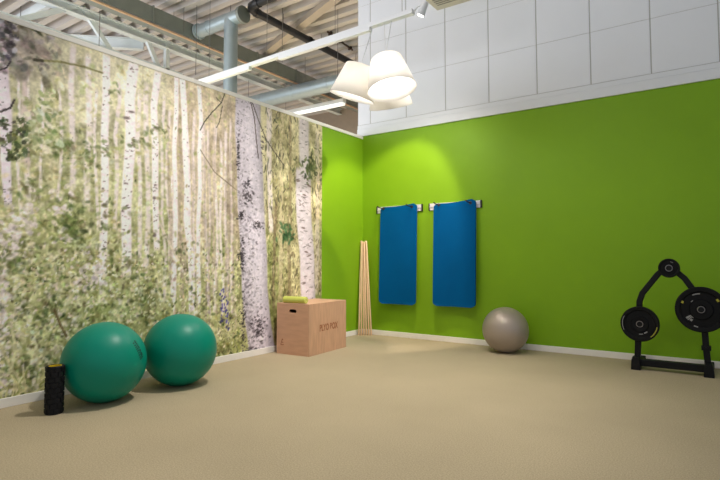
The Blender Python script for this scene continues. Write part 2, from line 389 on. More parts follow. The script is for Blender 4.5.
for px_, py_, a_ in ((298,181,.05),(309,186,.06),(304,195,.05),(303,228,.05),(306,252,.05),(308,256,.04),(300,205,.03),(312,240,.03)):
    y, z = at_wall(px_, py_); stamp(y, z, a_*.75, a_*.22, rng.normal()*.3, (112,90,84), .8, .6)
# the great birch trunk in front
trunk([(246,88,25),(247,100,25),(250.5,200,26.5),(254.5,290,25.5),(260,345,25),(262,358,26)], (196,190,197), 1, .05, 0, (60,56,62), .3)
trunk([(249,88,14),(250,100,14),(253.5,200,15),(257.5,290,14.5),(262,356,14)], (214,208,214), .6, .6, 0)
for _ in range(950):                                  # bark flecks, denser towards the left edge and the foot
    v = 84+(rng.random()**.75)*274; f = rng.beta(.7,1.6)*1.9-.95; cx_ = np.interp(v, [88,200,290,345,360], [246.5,250.5,254.5,260,262]); y, z = at_wall(cx_+f*12.6, v)
    r = rng.uniform(.005,.020)*(1.25 if v > 190 else .9)
    stamp(y, z, r, r*rng.uniform(.25,.6), rng.normal()*.5-.25, [(96,90,96),(124,118,124),(160,153,158),(142,135,140)][rng.integers(4)], rng.uniform(.3,.75), .6)
for px_, py_, rx_, ry_, n in ((247,196,5,7,40),(242,256,3.5,16,60),(258,224,5,4,24),(258,328,8,12,80),(250,352,8,4,50),(246,184,4,4,14),(238,150,1.2,36,34),(243,320,2.5,34,60),(262,150,2,20,16),(241,216,3,6,24)):
    for _ in range(int(n*1.5)):
        y, z = at_wall(px_+rng.normal()*rx_*.5, py_+rng.normal()*ry_*.55); r = rng.uniform(.006,.020); stamp(y, z, r, r*.5, rng.uniform(-.9,.6), [(48,44,48),(64,58,62),(88,80,84)][rng.integers(3)], rng.uniform(.5,.9), .45)
twig([(249,96),(254,118),(256,140),(258,158)], .008, (92,82,80)); twig([(251,100),(258,120),(266,140),(274,152),(284,166)], .007, (84,76,66))
twig([(225,92),(221,103),(212,112),(204,122),(200,130)], .006, (72,68,58)); twig([(221,103),(216,98)], .005, (72,68,58)); twig([(222,106),(219,122),(216,128)], .005, (80,76,62)); twig([(200,150),(214,172),(236,190)], .006, (120,108,90), .7)
fine = (vnoise(.022,.022)-.5)*30+(vnoise(.012,.012)-.5)*24+(vnoise(.05,.05)-.5)*18
dap = ss(.62,.85,vnoise(.035,.035))*-26+ss(.66,.9,vnoise(.03,.03))*24
lowm = .35+.65*ss(.75,.45,T)
TM = TM*ss(.18,.42,T+.0*U) + TM*ss(230,240,U)*(1-ss(.18,.42,T))
img += ((fine+dap*lowm)*(1-.72*TM))[...,None]*np.array((1,.98,.86))
img = ((img-150)*1.16+160)*np.array((1.01,.995,1.02))
lin = s2l(np.clip(img, 8, 246))
vv = np.stack([np.full(GY.size, .006), GY.ravel(), GZ.ravel()], 1)
ii = np.arange(NY*NZ).reshape(NZ, NY)
ff = np.stack([ii[:-1,:-1], ii[:-1,1:], ii[1:,1:], ii[1:,:-1]], -1).reshape(-1, 4)
nf = len(ff); nv = len(vv)
# rim and back so that the print has thickness
bv = np.array([[.0005,Y0,Z0],[.0005,Y1,Z0],[.0005,Y1,Z1],[.0005,Y0,Z1]])
allv = np.concatenate([vv, bv]).astype(np.float32)
c0, c1, c2, c3 = ii[0,0], ii[0,-1], ii[-1,-1], ii[-1,0]
extra = np.array([[nv,nv+3,nv+2,nv+1],[c0,nv,nv+1,c1],[c1,nv+1,nv+2,c2],[c2,nv+2,nv+3,c3],[c3,nv+3,nv,c0]])
fa = np.concatenate([ff, extra]).astype(np.int32)
me = bpy.data.meshes.new('forest_mural'); me.vertices.add(len(allv)); me.vertices.foreach_set('co', allv.ravel())
me.loops.add(fa.size); me.loops.foreach_set('vertex_index', fa.ravel())
me.polygons.add(len(fa)); me.polygons.foreach_set('loop_start', np.arange(0, fa.size, 4, dtype=np.int32))
me.update(calc_edges=True)
ca = me.color_attributes.new('print', 'FLOAT_COLOR', 'POINT')
rgba = np.ones((len(allv), 4), np.float32); rgba[:nv,:3] = lin.reshape(-1, 3); rgba[nv:,:3] = .5
ca.data.foreach_set('color', rgba.ravel())
mm = bpy.data.materials.new('printed_birch_forest'); mm.use_nodes = True; nn = mm.node_tree.nodes; kk = mm.node_tree.links
at = nn.new('ShaderNodeAttribute'); at.attribute_name = 'print'
tc = nn.new('ShaderNodeTexCoord'); nz_ = nn.new('ShaderNodeTexNoise'); nz_.inputs['Scale'].default_value = 45; nz_.inputs['Detail'].default_value = 3
kk.new(tc.outputs['Object'], nz_.inputs['Vector'])
rp = nn.new('ShaderNodeValToRGB'); rp.color_ramp.elements[0].color = (.84,.84,.82,1); rp.color_ramp.elements[1].color = (1.14,1.14,1.13,1); kk.new(nz_.outputs['Fac'], rp.inputs['Fac'])
mx = nn.new('ShaderNodeMix'); mx.data_type = 'RGBA'; mx.blend_type = 'MULTIPLY'; mx.inputs[0].default_value = 1
kk.new(at.outputs['Color'], mx.inputs[6]); kk.new(rp.outputs['Color'], mx.inputs[7]); kk.new(mx.outputs[2], nn['Principled BSDF'].inputs['Base Color'])
nn['Principled BSDF'].inputs['Roughness'].default_value = .6; nn['Principled BSDF'].inputs['Specular IOR Level'].default_value = .3
me.materials.append(mm)
mo = bpy.data.objects.new('forest_mural', me); COL.objects.link(mo)
tag(mo, 'printed wall mural of a birch forest with pale trunks and green undergrowth', 'mural')

# ------------------------------------------------------------------ balls
def ball(loc, r, m, label, group, rz=0):
    t = thing('exercise_ball', label, 'exercise ball', loc, rz, group)
    w = MB(); prof = []
    n = 48
    for i in range(n+1):
        a = -PI/2+PI*i/n; rr = r*math.cos(a); z = r*math.sin(a)
        z = max(z, -r*.985)                            # flattened where it rests
        prof.append((max(rr, 0), z+r*.985))
    w.lathe(prof, 72); b = w.build('ball', m, t, smooth=True)
    return t
bl = ball((.431,-4.080,0), .298, M['ball_green'], 'green exercise ball beside the black foam roller, with a small dark print', 'green exercise balls by the mural')
br = ball((.463,-3.431,0), .302, M['ball_green'], 'green exercise ball further from the black roller, nearer the plywood box', 'green exercise balls by the mural')
ball((2.22,-.325,0), .260, M['ball_grey'], 'silver grey exercise ball on the floor by the green wall', None)
def on_ball(c, r, d, right, up, u, v):
    p = d+right*u+up*v; return Vector(c)+p.normalized()*(r+.0008)
# worn two-line print on the first ball: short dark strokes lying on the curve
C0 = Vector((0,0,.2935)); tocam = Vector(CAM)-Vector((.431,-4.08,.298)); tocam.normalize()
rgt = Vector((0,0,1)).cross(tocam)*1; rgt.normalize(); upv = tocam.cross(rgt)
d = (tocam*.60+rgt*.75+upv*.24).normalized(); e1 = (rgt*.45-upv*.85-tocam*.1); e1 = (e1-d*e1.dot(d)).normalized(); e2 = d.cross(e1)
w = MB()
for row, n in ((0,12),(1,9)):
    for k in range(n):
        u0 = -.24+.5*k/n+(.03 if row else 0); v0 = .045-row*.085; hh = random.uniform(.055,.085); sl = random.uniform(-.015,.02)
        pts = [on_ball(C0,.298,d,e1,e2,u0,v0-hh/2), on_ball(C0,.298,d,e1,e2,u0+.03,v0-hh/2), on_ball(C0,.298,d,e1,e2,u0+.03+sl,v0+hh/2), on_ball(C0,.298,d,e1,e2,u0+sl,v0+hh/2)]
        w.poly(pts)
pr = w.build('print', M['ink'], bl); pr['label'] = 'small dark two-line print'

# ------------------------------------------------------------------ black foam roller
t = thing('foam_roller', 'black textured foam roller standing upright in front of the green ball', 'foam roller', (.447,-4.444,0), .3)
R0, HR = .056, .33
w = MB(); w.lathe([(.042,.004),(R0-.004,0),(R0,.004),(R0,HR-.004),(R0-.004,HR),(.042,HR-.002)], 40)
for row in range(9):
    z0 = .012+row*.0355
    for k in range(9):
        a0 = 2*PI*k/9+(.35 if row % 2 else 0); aw = .50 if (row+k) % 3 else .56
        n = 5; ri, ro = R0-.001, R0+.005; zz0, zz1 = z0, z0+(.027 if (row % 3) else .022)
        inner = []; outer = []
        for i in range(n):
            a = a0+aw*i/(n-1); ci, si = math.cos(a), math.sin(a)
            inner.append((w.bm.verts.new((ri*ci,ri*si,zz0-.002)), w.bm.verts.new((ri*ci,ri*si,zz1+.002)))); outer.append((w.bm.verts.new((ro*ci,ro*si,zz0)), w.bm.verts.new((ro*ci,ro*si,zz1))))
        for i in range(n-1):
            w.bm.faces.new((outer[i][0],outer[i+1][0],outer[i+1][1],outer[i][1])); w.bm.faces.new((inner[i][0],inner[i+1][0],outer[i+1][0],outer[i][0])); w.bm.faces.new((outer[i][1],outer[i+1][1],inner[i+1][1],inner[i][1]))
        for i in (0, n-1): w.bm.faces.new((inner[i][0],outer[i][0],outer[i][1],inner[i][1]))
w.build('foam_sleeve', M['rubber'], t, auto=35)
w = MB(); w.lathe([(.0425,.003),(.0425,HR-.003),(.036,HR-.003),(.036,.003),(.0425,.003)], 36)
o = w.build('core_tube', M['yellow'], t, auto=35); o['label'] = 'yellow core tube'

# ------------------------------------------------------------------ plywood box
BW, BL, BH, TH = .456, .763, .572, .018
t = thing('plyo_box', 'plywood jump box standing on the floor against the mural', 'jump box', (.549,-1.837,0), math.radians(4.2))
# local frame: x from -BW to 0, y from 0 to BL
def slot_panel(name, y0, m):
    bm = bmesh.new(); outer = [(-BW+TH,0),(-TH,0),(-TH,BH-TH),(-BW+TH,BH-TH)]
    cx, cz, hw, hh = -BW/2, BH-.085, .052, .019; inner = []
    for sx, a0 in ((1,-PI/2),(-1,PI/2)):
        for k in range(7):
            a = a0+PI*k/6; inner.append((cx+sx*0+((hw-hh) if sx > 0 else -(hw-hh))+hh*math.cos(a), cz+hh*math.sin(a)))
    vo = [bm.verts.new((x,y0,z)) for x, z in outer]; vi = [bm.verts.new((x,y0,z)) for x, z in inner]
    eo = [bm.edges.new((vo[i], vo[(i+1) % 4])) for i in range(4)]; ei = [bm.edges.new((vi[i], vi[(i+1) % len(vi)])) for i in range(len(vi))]
    r = bmesh.ops.triangle_fill(bm, edges=eo+ei, use_beauty=True)
    f = [g for g in bm.faces]
    ex = bmesh.ops.extrude_face_region(bm, geom=f)
    bmesh.ops.translate(bm, vec=(0,TH,0), verts=[g for g in ex['geom'] if isinstance(g, bmesh.types.BMVert)])
    w = MB(); w.bm.free(); w.bm = bm
    return w.build(name, m, t)
front_end = slot_panel('end_panel', 0, M['ply_end']); slot_panel('end_panel', BL-TH, M['ply_end'])
for x0 in (-BW, -TH):
    w = MB(); w.box((x0,0,0), (x0+TH,BL,BH-TH)); side = w.build('side_panel', M['ply'], t, bevel=.002)
w = MB(); w.box((-BW,0,BH-TH), (0,BL,BH)); w.build('top_panel', M['ply'], t, bevel=.003)
w = MB(); w.box((-BW+TH,TH,.001), (-TH,BL-TH,.001+TH)); w.build('bottom_panel', M['dark'], t)
def text_mesh(body, size):
    cu = bpy.data.curves.new('lettering', 'FONT'); cu.body = body; cu.size = size; cu.extrude = .0004; cu.align_x = 'CENTER'; cu.offset = .0035
    o = bpy.data.objects.new('lettering', cu); COL.objects.link(o); dg = bpy.context.evaluated_depsgraph_get()
    me = bpy.data.meshes.new_from_object(o.evaluated_get(dg)); bpy.data.objects.remove(o); return me
me = text_mesh('PLYO BOX', .1)
xs_ = [v.co.x for v in me.vertices]; kx = .375/(max(xs_)-min(xs_)); zs_ = [v.co.y for v in me.vertices]; kz = .078/(max(zs_)-min(zs_))
for v in me.vertices: v.co = Vector((.0006+v.co.z, .385+v.co.x*kx, .255+v.co.y*kz))
me.materials.append(M['stamp']); o = bpy.data.objects.new('stencil_lettering', me); COL.objects.link(o); o.parent = side; o['label'] = 'brown stencilled lettering'
w = MB()
for a, b in (((-.395,.10),(-.375,.17)),((-.375,.17),(-.362,.155)),((-.395,.10),(-.35,.105)),((-.383,.135),(-.36,.125))):
    w.bar((a[0],-.0004,a[1]), (b[0],-.0004,b[1]), .008, .0014, (0,1,0))
o = w.build('stamp', M['stamp'], front_end); o['label'] = 'small brown stamp on the end'

# lime roll lying along the front edge of the box top
rot = math.radians(4.2)
t = thing('massage_roller', 'small lime green foam roll lying on top of the plywood box', 'foam roller', (.549,-1.837,BH), rot)
w = MB(); w.lathe([(.018,-.15),(.034,-.15),(.038,-.146),(.038,.146),(.034,.15),(.018,.15)], 32, zto((1,.05,0), (-.235,.055,.038)))
w.build('foam_sleeve', M['lime'], t, auto=40)
w = MB(); w.lathe([(.018,-.149),(.018,.149),(.012,.149),(.012,-.149),(.018,-.149)], 24, zto((1,.05,0), (-.235,.055,.038)))
w.build('core_tube', mat('pale_lime_core', (222,222,128), .7), t, auto=40)

# ------------------------------------------------------------------ wooden dowels in the corner
names = ['wooden dowel leaning in the corner, leftmost of the bundle', 'second wooden dowel from the left in the corner bundle', 'third wooden dowel from the left in the corner bundle',
         'third wooden dowel from the right in the corner bundle', 'second wooden dowel from the right in the corner bundle', 'wooden dowel in the corner bundle, rightmost, nearest the blue mats']
for i in range(6):
    b = Vector((.075+.0285*i, -.205+.0205*i, .0)); k = i//2; tp = Vector((.020+.0265*k+.010*(i % 2), -.062+.018*k-.0*(i % 2), 1.335-.006*((i*5) % 4)))
    if i % 2: tp += Vector((.014,-.022,0))
    t = MB(); ax = (tp-b).normalized(); r = .0122
    base = b+Vector((0,0,r*math.sqrt(1-ax.z**2)))
    t.tube([base, base+ax*.004, tp-ax*.004, tp], [r*.8,r,r,r*.8], 14)
    tag(t.build('wooden_dowel', M['dowel'], auto=50), names[i], 'dowel', 'dowels in the corner')

# ------------------------------------------------------------------ mats and rails
def mat_rail(x0, x1, z0, z1, pegs, label):
    t = thing('mat_rail', label, 'rail', (x0,0,z0), 0, 'mat rails on the green wall'); ln = x1-x0; h = z1-z0
    w = MB(); w.box((0,-.014,0), (ln-.018,-.0005,h)); w.box((0,-.022,h*.42), (ln-.018,-.012,h*.58)); w.build('rail_board', M['alu'], t, bevel=.002)
    for a in (-.012, ln-.018):
        w = MB(); w.box((a,-.026,-.004), (a+(.012 if a < 0 else .018),-.0005,h+.004)); w.build('end_cap', M['black_plastic'], t, bevel=.002)
    for px in pegs:
        w = MB(); w.tube([(px-x0,-.012,.055),(px-x0,-.19,.066),(px-x0,-.205,.075)], .0065, 10); w.lathe([(.0,-.006),(.010,-.004),(.010,.004),(0,.006)], 12, zto((0,-1,.1),(px-x0,-.207,.076)))
        w.build('peg', M['peg'], t, auto=40)
mat_rail(.268, .995, 1.722, 1.812, (.395, .852), 'white wall rail with dark pegs carrying the left blue mat')
mat_rail(1.100, 1.832, 1.722, 1.812, (1.262, 1.702), 'white wall rail with dark pegs carrying the right blue mat')
def hang_mat(x0, x1, zt, zb, th, pegs, pz, label, curl, skew):
    """foam mat hung by two eyelets; rows run from the top, the sheet curls forward at its edges"""
    t = thing('exercise_mat', label, 'exercise mat', ((x0+x1)/2,0,zb), 0, 'blue exercise mats'); W = x1-x0; Hh = zt-zb; cx = (x0+x1)/2
    nx, nz_ = 30, 60; rc = .055
    def front(u, v):
        # u in [-1,1], v in [0,1] from bottom
        yb = -.040-th-curl*(1-v)*(u*u)-.008*math.sin(v*3)*(1-u*u)-.025*(1-v)
        return yb
    bm = bmesh.new(); F = {}; B = {}
    for j in range(nz_+1):
        v = j/nz_; z = zb+Hh*v
        ed = 0
        zz = min(z-zb, zt-z)
        if zz < rc: ed = rc-math.sqrt(max(0, rc*rc-(rc-zz)**2))
        for i in range(nx+1):
            u = -1+2*i/nx; x = cx+u*(W/2-ed)
            sag = (skew*u-.012*(1-u*u))*max(0, (v-.75)/.25)
            y = front(u, v); F[i,j] = bm.verts.new((x-cx, y, z-zb+sag)); B[i,j] = bm.verts.new((x-cx, y+th, z-zb+sag))
    for j in range(nz_):
        for i in range(nx):
            bm.faces.new((F[i,j],F[i+1,j],F[i+1,j+1],F[i,j+1])); bm.faces.new((B[i,j],B[i,j+1],B[i+1,j+1],B[i+1,j]))
    for j in range(nz_):
        bm.faces.new((F[0,j],F[0,j+1],B[0,j+1],B[0,j])); bm.faces.new((F[nx,j],B[nx,j],B[nx,j+1],F[nx,j+1]))
    for i in range(nx):
        bm.faces.new((F[i,0],B[i,0],B[i+1,0],F[i+1,0])); bm.faces.new((F[i,nz_],F[i+1,nz_],B[i+1,nz_],B[i,nz_]))
    w = MB(); w.bm.free(); w.bm = bm; sheet = w.build('foam_sheet', M['blue'], t, auto=40)
    for px in pegs:
        w = MB(); u = (px-cx)/(W/2); v = (pz-zb)/Hh; y = front(u, v)
        w.lathe([(.011,-.003),(.019,-.003),(.019,.003),(.011,.003),(.011,-.003)], 24, zto((0,-1,0), (px-cx, y-.001, pz-zb)))
        w.build('eyelet', M['peg'], sheet, auto=40)
    return t
hang_mat(.345, .928, 1.815, .455, .014, (.395,.852), 1.782, 'thin blue exercise mat hanging on the left wall rail', .030, .012)
hang_mat(1.185, 1.770, 1.815, .465, .026, (1.262,1.702), 1.782, 'thick blue exercise mat hanging on the right rail, nearer the silver ball', .030, .016)

# ------------------------------------------------------------------ weight plate rack
PYF = -.47                                             # plane of the frame
t = thing('plate_rack', 'black steel weight plate rack standing by the green wall', 'plate rack', (3.87,PYF,0))
def lo(x, y, z): return (x-3.87, y-PYF, z)
w = MB(); leftp = [(3.585,PYF,.05),(3.607,PYF,.45),(3.620,PYF,.66),(3.645,PYF,.735),(3.78,PYF,.92)]
def bent(w, pts, wd, dp):
    """square tube through pts in an x-z plane"""
    P = [Vector(lo(*q)) for q in pts]; rings = []
    for i, q in enumerate(P):
        tt = (P[min(i+1, len(P)-1)]-P[max(0, i-1)]).normalized(); sd = Vector((0,1,0)).cross(tt).normalized()
        rings.append([w.bm.verts.new(q+sd*wd/2*a+Vector((0,dp/2*b,0))) for a, b in ((-1,-1),(1,-1),(1,1),(-1,1))])
    for a, b in zip(rings, rings[1:]):
        for k in range(4): w.bm.faces.new((a[k],a[(k+1) % 4],b[(k+1) % 4],b[k]))
    w.bm.faces.new(rings[0][::-1]); w.bm.faces.new(rings[-1])
bent(w, leftp+[(3.84,PYF,.980)], .052, .06); w.build('left_upright', M['rack'], t, bevel=.006)
w = MB(); bent(w, [(4.165,PYF,.05),(4.150,PYF,.28),(4.138,PYF,.60),(4.100,PYF,.73),(4.00,PYF,.89),(3.905,PYF,.980)], .052, .06); w.build('right_upright', M['rack'], t, bevel=.006)
w = MB(); bent(w, [(3.84,PYF,.980),(3.872,PYF,.992),(3.905,PYF,.980)], .056, .064); w.build('top_joint', M['rack'], t, bevel=.004)
w = MB(); w.box(lo(3.60,PYF-.035,.035), lo(4.15,PYF+.035,.10)); w.build('cross_bar', M['rack'], t, bevel=.005)
for x in (3.578, 4.168):
    w = MB(); w.box(lo(x-.032,PYF-.075,.008), lo(x+.032,-.05,.06)); w.build('foot_bar', M['rack'], t, bevel=.004)
    w = MB(); w.prism([lo(x-.042,PYF-.085,0), lo(x-.036,PYF-.085,.09), lo(x-.026,PYF-.085,.125), lo(x+.026,PYF-.085,.125), lo(x+.036,PYF-.085,.09), lo(x+.042,PYF-.085,0)], (0,.10,0)); w.build('foot_block', M['rack'], t, bevel=.004)
    w = MB(); w.box(lo(x-.036,-.10,0), lo(x+.036,-.045,.066)); w.build('rear_foot', M['rack'], t, bevel=.006)
w = MB(); w.box(lo(4.115,PYF-.04,.235), lo(4.19,PYF+.04,.275)); w.tube([lo(4.153,PYF-.052,.255), lo(4.153,PYF+.05,.255)], .011, 10)
w.build('joint_bracket', M['rack'], t, bevel=.003)
HORN = ((3.882,.985,.105), (3.625,.445,.11), (4.126,.612,.14))
for x, z, ln in HORN:
    w = MB(); w.lathe([(.0,0),(.0235,0),(.0235,ln),(.021,ln+.003),(.0,ln+.003)], 24, zto((0,-1,0), lo(x,PYF,z))); w.build('plate_horn', M['rack'], t, auto=40)
def arc(w, r, a0, a1, wd, y):
    n = 10; q = [(r*math.cos(a0+(a1-a0)*k/n), r*math.sin(a0+(a1-a0)*k/n)) for k in range(n+1)]; q2 = [((r-wd)*math.cos(a0+(a1-a0)*k/n), (r-wd)*math.sin(a0+(a1-a0)*k/n)) for k in range(n+1)]
    for k in range(n): w.poly([(q[k][0],y,q[k][1]), (q[k+1][0],y,q[k+1][1]), (q2[k+1][0],y,q2[k+1][1]), (q2[k][0],y,q2[k][1])])
def plate(x, z, y, R, th, label, marks):
    """bumper plate: raised rim, dished web, steel hub; face towards -y"""
    t = thing('weight_plate', label, 'weight plate', (x,y,z), 0, 'weight plates on the rack')
    h = th/2; hb = .031; hm = .0255
    w = MB(); w.lathe([(hb,h*.75),(hb+.012,h*.95),(R*.42,h*.95),(R*.47,h*.5),(R*.76,h*.5),(R*.81,h*.92),(R-.008,h),(R,h-.008),(R,-h+.008),(R-.008,-h),(R*.8,-h),(hb,-h*.8),(hb,h*.75)], 56, zto((0,-1,0)))
    disc = w.build('rubber_disc', M['plate'], t, auto=30)
    w = MB(); w.lathe([(hm,h*.9+.004),(hb-.001,h*.9+.004),(hb+.001,h*.7),(hb+.0005,-h*.8),(hm,-h*.8),(hm,h*.9+.004)], 32, zto((0,-1,0)))
    o = w.build('steel_hub', M['hub'], t, auto=30); o['label'] = 'steel hub ring'
    for kind, m in (('w','mark_white'), ('y','mark_yellow')):
        for q in marks:
            if q[0] != kind: continue
            w = MB(); arc(w, q[1]*R, math.radians(q[2]), math.radians(q[3]), q[4]*R, -h*q[5]-.0008)
            o = w.build('printed_mark', M[m], disc); o['label'] = ('white' if kind == 'w' else 'yellow')+' printed mark'
plate(3.882,.985,PYF-.068,.090,.04,'small black weight plate on the top horn of the rack', [('w',.70,55,80,.04,.5)])
plate(3.625,.445,PYF-.075,.168,.055,'medium black weight plate with a yellow arc on the left horn', [('y',.90,-52,-8,.05,1),('w',.90,150,205,.03,1),('w',.60,265,285,.05,.5),('w',.58,292,312,.06,.5)])
pts = [('w',.73,200+0,208,.09,.5)]
plate(4.126,.612,PYF-.085,.206,.075,'large black weight plate on the right horn of the rack', [('w',.70,212,219,.26,.5),('w',.70,221,225,.26,.5),('w',.66,227,236,.10,.5),('w',.50,225,233,.08,.5),('w',.72,92,116,.05,.5),('w',.50,128,140,.05,.5),('w',.80,248,260,.05,.92),('y',.80,152,160,.09,.92),('y',.80,30,40,.09,.92)])

# ------------------------------------------------------------------ pendant cluster, track, spotlight
TRZ = 3.88
def try_(x): return -1.06-.035*(x+1.5)*1.0
t = thing('light_track', 'long white ceiling light track crossing above the partition wall', 'light track', (0,0,0))
w = MB(); w.bar((-2.8,try_(-2.8),TRZ), (1.50,try_(1.5),TRZ), .075, .055); w.build('track_rail', M['track'], t, bevel=.004)
for a, b in ((-2.35,-1.22), (-.62,.92)):
    w = MB(); w.bar((a,try_(a)-.02,TRZ-.052), (b,try_(b)-.02,TRZ-.052), .06, .05); w.build('track_adapter', M['track'], t, bevel=.004)
for x in (-2.2, -.9, .35, 1.35):
    w = MB(); w.tube([(x,try_(x),TRZ+.02), (x,try_(x),5.57)], .0035, 6); w.build('hanger_wire', M['wire'], t)
SH = .352; RB, RTp = .253, .165
def cam_pt(px, py, D): return CAM+(FW+RT*(px-360)/FOC+UP*(PY-py)/FOC)*D
def pendant(P, upd, anchor, label):
    """P centre of the opening, upd shade axis"""
    u = Vector(upd).normalized(); P = Vector(P)
    t = thing('pendant_lamp', label, 'pendant lamp', P, 0, 'white pendant lamps under the track'); Mz = zto(u)
    w = MB(); w.lathe([(RB,0),(RTp,SH-.012),(RTp-.012,SH),(.03,SH+.004)], 48, Mz)
    o = w.build('lamp_shade', M['shade'], t, auto=50); so = o.modifiers.new('thick', 'SOLIDIFY'); so.thickness = .004; so.offset = -1
    w = MB(); w.lathe([(0,SH+.03),(.022,SH+.03),(.028,SH+.01),(.028,SH-.08),(0,SH-.08)], 20, Mz); hold = w.build('lamp_holder', M['track'], t, auto=40)
    w = MB(); w.lathe([(.0,SH-.21),(.030,SH-.197),(.046,SH-.16),(.042,SH-.125),(.020,SH-.085),(0,SH-.083)], 20, Mz); w.build('bulb', M['bulb'], hold, smooth=True)
    top = u*(SH+.03); A = Vector(anchor)-P
    w = MB(); w.tube([top*.98, top+(A-top)*.05+u*.01, top+(A-top)*.5, A], .005, 8); w.build('cord', M['track'], t)
    ld = bpy.data.lights.new('pendant_light', 'POINT'); ld.energy = PEN; ld.color = (1,.96,.91); ld.shadow_soft_size = .05
    lo_ = bpy.data.objects.new('pendant_light', ld); COL.objects.link(lo_); lo_.parent = t; lo_.location = u*(SH-.24)
    return t
PEN = 13
def axis(r, u, b): return RT*r+UP*u-FW*b
pendant(cam_pt(392,90,5.26), axis(-.16,.95,-.22), (1.20,try_(1.2),TRZ-.0285), 'white pendant lamp in front, its bright opening tilted towards the viewer')
pendant(cam_pt(352,97.5,5.70), axis(.27,.95,.10), (.915,try_(.905),TRZ-.078), 'white pendant lamp on the left of the hanging cluster')
pendant(cam_pt(391.0,106.5,6.02), axis(-.16,.92,.32), (1.10,try_(1.10),TRZ-.0285), 'white pendant lamp mostly hidden behind the front one')
# spotlight head
sp = Vector((1.615,-1.15,3.885)); aim = Vector((.35,-.15,1.0)); ad = (aim-sp).normalized()
t = thing('spotlight', 'small white lit spotlight at the right end of the track', 'spotlight', sp)
axd = Vector((RT*-.34+UP*-.9+FW*.05)).normalized()
w = MB(); w.lathe([(.02,-.085),(.038,-.08),(.044,.075),(.047,.08),(.040,.08),(.036,.06)], 28, zto(axd)); hs = w.build('housing', M['track'], t, auto=40)
w = MB(); w.lathe([(0,.068),(.038,.068)], 28, zto(axd)); w.build('lens', M['lens'], hs)
w = MB(); w.tube([(0,0,-.0), (-.02,.0,.05), (-.075,.0,.05), (-.112,.0,.0)], .012, 8); w.build('bracket', M['track'], t, auto=40)
def spot(loc, tgt, e, ang, blend=.3, size=.05, col=(1,.93,.80)):
    ld = bpy.data.lights.new('track_or_fill_spot', 'SPOT'); ld.energy = e; ld.spot_size = math.radians(ang); ld.spot_blend = blend; ld.shadow_soft_size = size; ld.color = col
    o = bpy.data.objects.new('track_or_fill_spot', ld); COL.objects.link(o); o.location = loc
    o.rotation_euler = (Vector(tgt)-Vector(loc)).to_track_quat('-Z', 'Y').to_euler(); return o
spot(sp+axd*.10, aim, 255, 53, .35, .04, (1,.82,.64))
spot((3.5,-1.15,4.0), (.0,-.75,1.55), 330, 56, .9, .06, (1,.94,.86))  # unseen spot added to brighten the corner panel and box
spot((2.15,-2.95,4.4), (1.1,-3.5,0), 390, 96, .7, .10, (1,.95,.86))
spot((3.6,-3.4,4.6), (2.0,-.9,.6), 110, 74, .9, .12, (1,.95,.86))  # unseen wash spot, added light for the middle of the green wall
spot((5.4,-2.2,4.4), (4.0,-.3,.2), 22, 50, .6, .06, (1,.95,.86))

# beige unit fixed high on the tiled wall
t = thing('wall_unit', 'beige box unit fixed high on the white tiled wall', 'wall unit', (1.8,0,4.43))
w = MB(); w.box((-.57,-.34,0), (.7,-.005,.4)); w.build('casing', M['unit'], t, bevel=.008)
w = MB()
for k in range(4): w.box((-.5,-.30+.05*k,-.004), (.62,-.28+.05*k,.004))
w.build('vent_slats', M['unit_dark'], t)
w = MB(); w.box((-.574,-.33,.01), (-.568,-.015,.06)); w.build('side_strip', M['unit_dark'], t)  # darker strip low along the casing's left side

# ------------------------------------------------------------------ roof steelwork and services beyond the partition
def ibeam(w, p, q, bw, bh, tf=.02):
    p = Vector(p); q = Vector(q); z = Vector((0,0,1))
    w.bar(p+z*(bh-tf/2), q+z*(bh-tf/2), bw, tf); w.bar(p+z*tf/2, q+z*tf/2, bw, tf); w.bar(p+z*tf, q+z*tf, .02, .001); 
    w.bar(p+z*bh/2, q+z*bh/2, .024, bh-tf)
t = thing('roof_truss', 'pale grey steel roof beam with slanted struts running along the hall', 'roof beam', (-5,0,5.395))
w = MB(); ibeam(w, (0,-8,0), (0,6.08,0), .16, .165); w.build('main_beam', M['beam'], t)
for a, b in (((0,-1.62,.2),(0,-1.05,-.45)), ((0,-1.66,.2),(0,-2.6,-.42)), ((0,-.32,.05),(0,-.05,-.45))):
    w = MB(); w.bar(a, b, .07, .09); w.build('strut', M['beam'], t)
w = MB(); w.bar((0,.13,.1), (0,.13,-.7), .09, .09); w.build('post', M['beam'], t)
w = MB(); w.bar((0,-3.2,-.44), (0,.5,-.44), .09, .08); w.build('lower_chord', M['beam'], t)
t = thing('roof_beam', 'pale grey beam crossing under the deck behind the main roof beam', 'roof beam', (-6.2,-1.2,5.4))
w = MB(); ibeam(w, (-.55,-.55,-.12), (1.05,.9,-.12), .12, .22); w.build('beam', M['beam'], t)
t = thing('roof_brace', 'beige diagonal brace under the roof deck above the black pipe', 'brace', (-2.4,1.1,5.5))
w = MB(); w.bar((-1.4,.56,0), (1.7,-.62,0), .16, .10); w.build('brace', M['brace'], t)
for y in (-2.72,-2.15):
    w = MB(); w.bar((-7.6,y,5.484), (-5.1,y+.02,5.484), .07, .16); tag(w.build('purlin', M['beam']), ['white purlin under the roof deck at the far left, nearer the camera','white purlin under the roof deck at the far left, beside the truss'][y > -2.5], 'purlin')
def sc(P): return tuple(CAM+.93*(np.array(P)-CAM))
t = thing('rectangular_duct', 'grey rectangular ventilation duct running along under the roof', 'duct', (-3.6,0,5.2))
w = MB(); w.box((-.14,-8,-.14), (.14,6.05,.13)); 
for y in np.arange(-7.2, 6, 1.2): w.box((-.155,y-.015,-.155), (.155,y+.015,.145))
w.build('duct_body', M['ductgrey'], t)
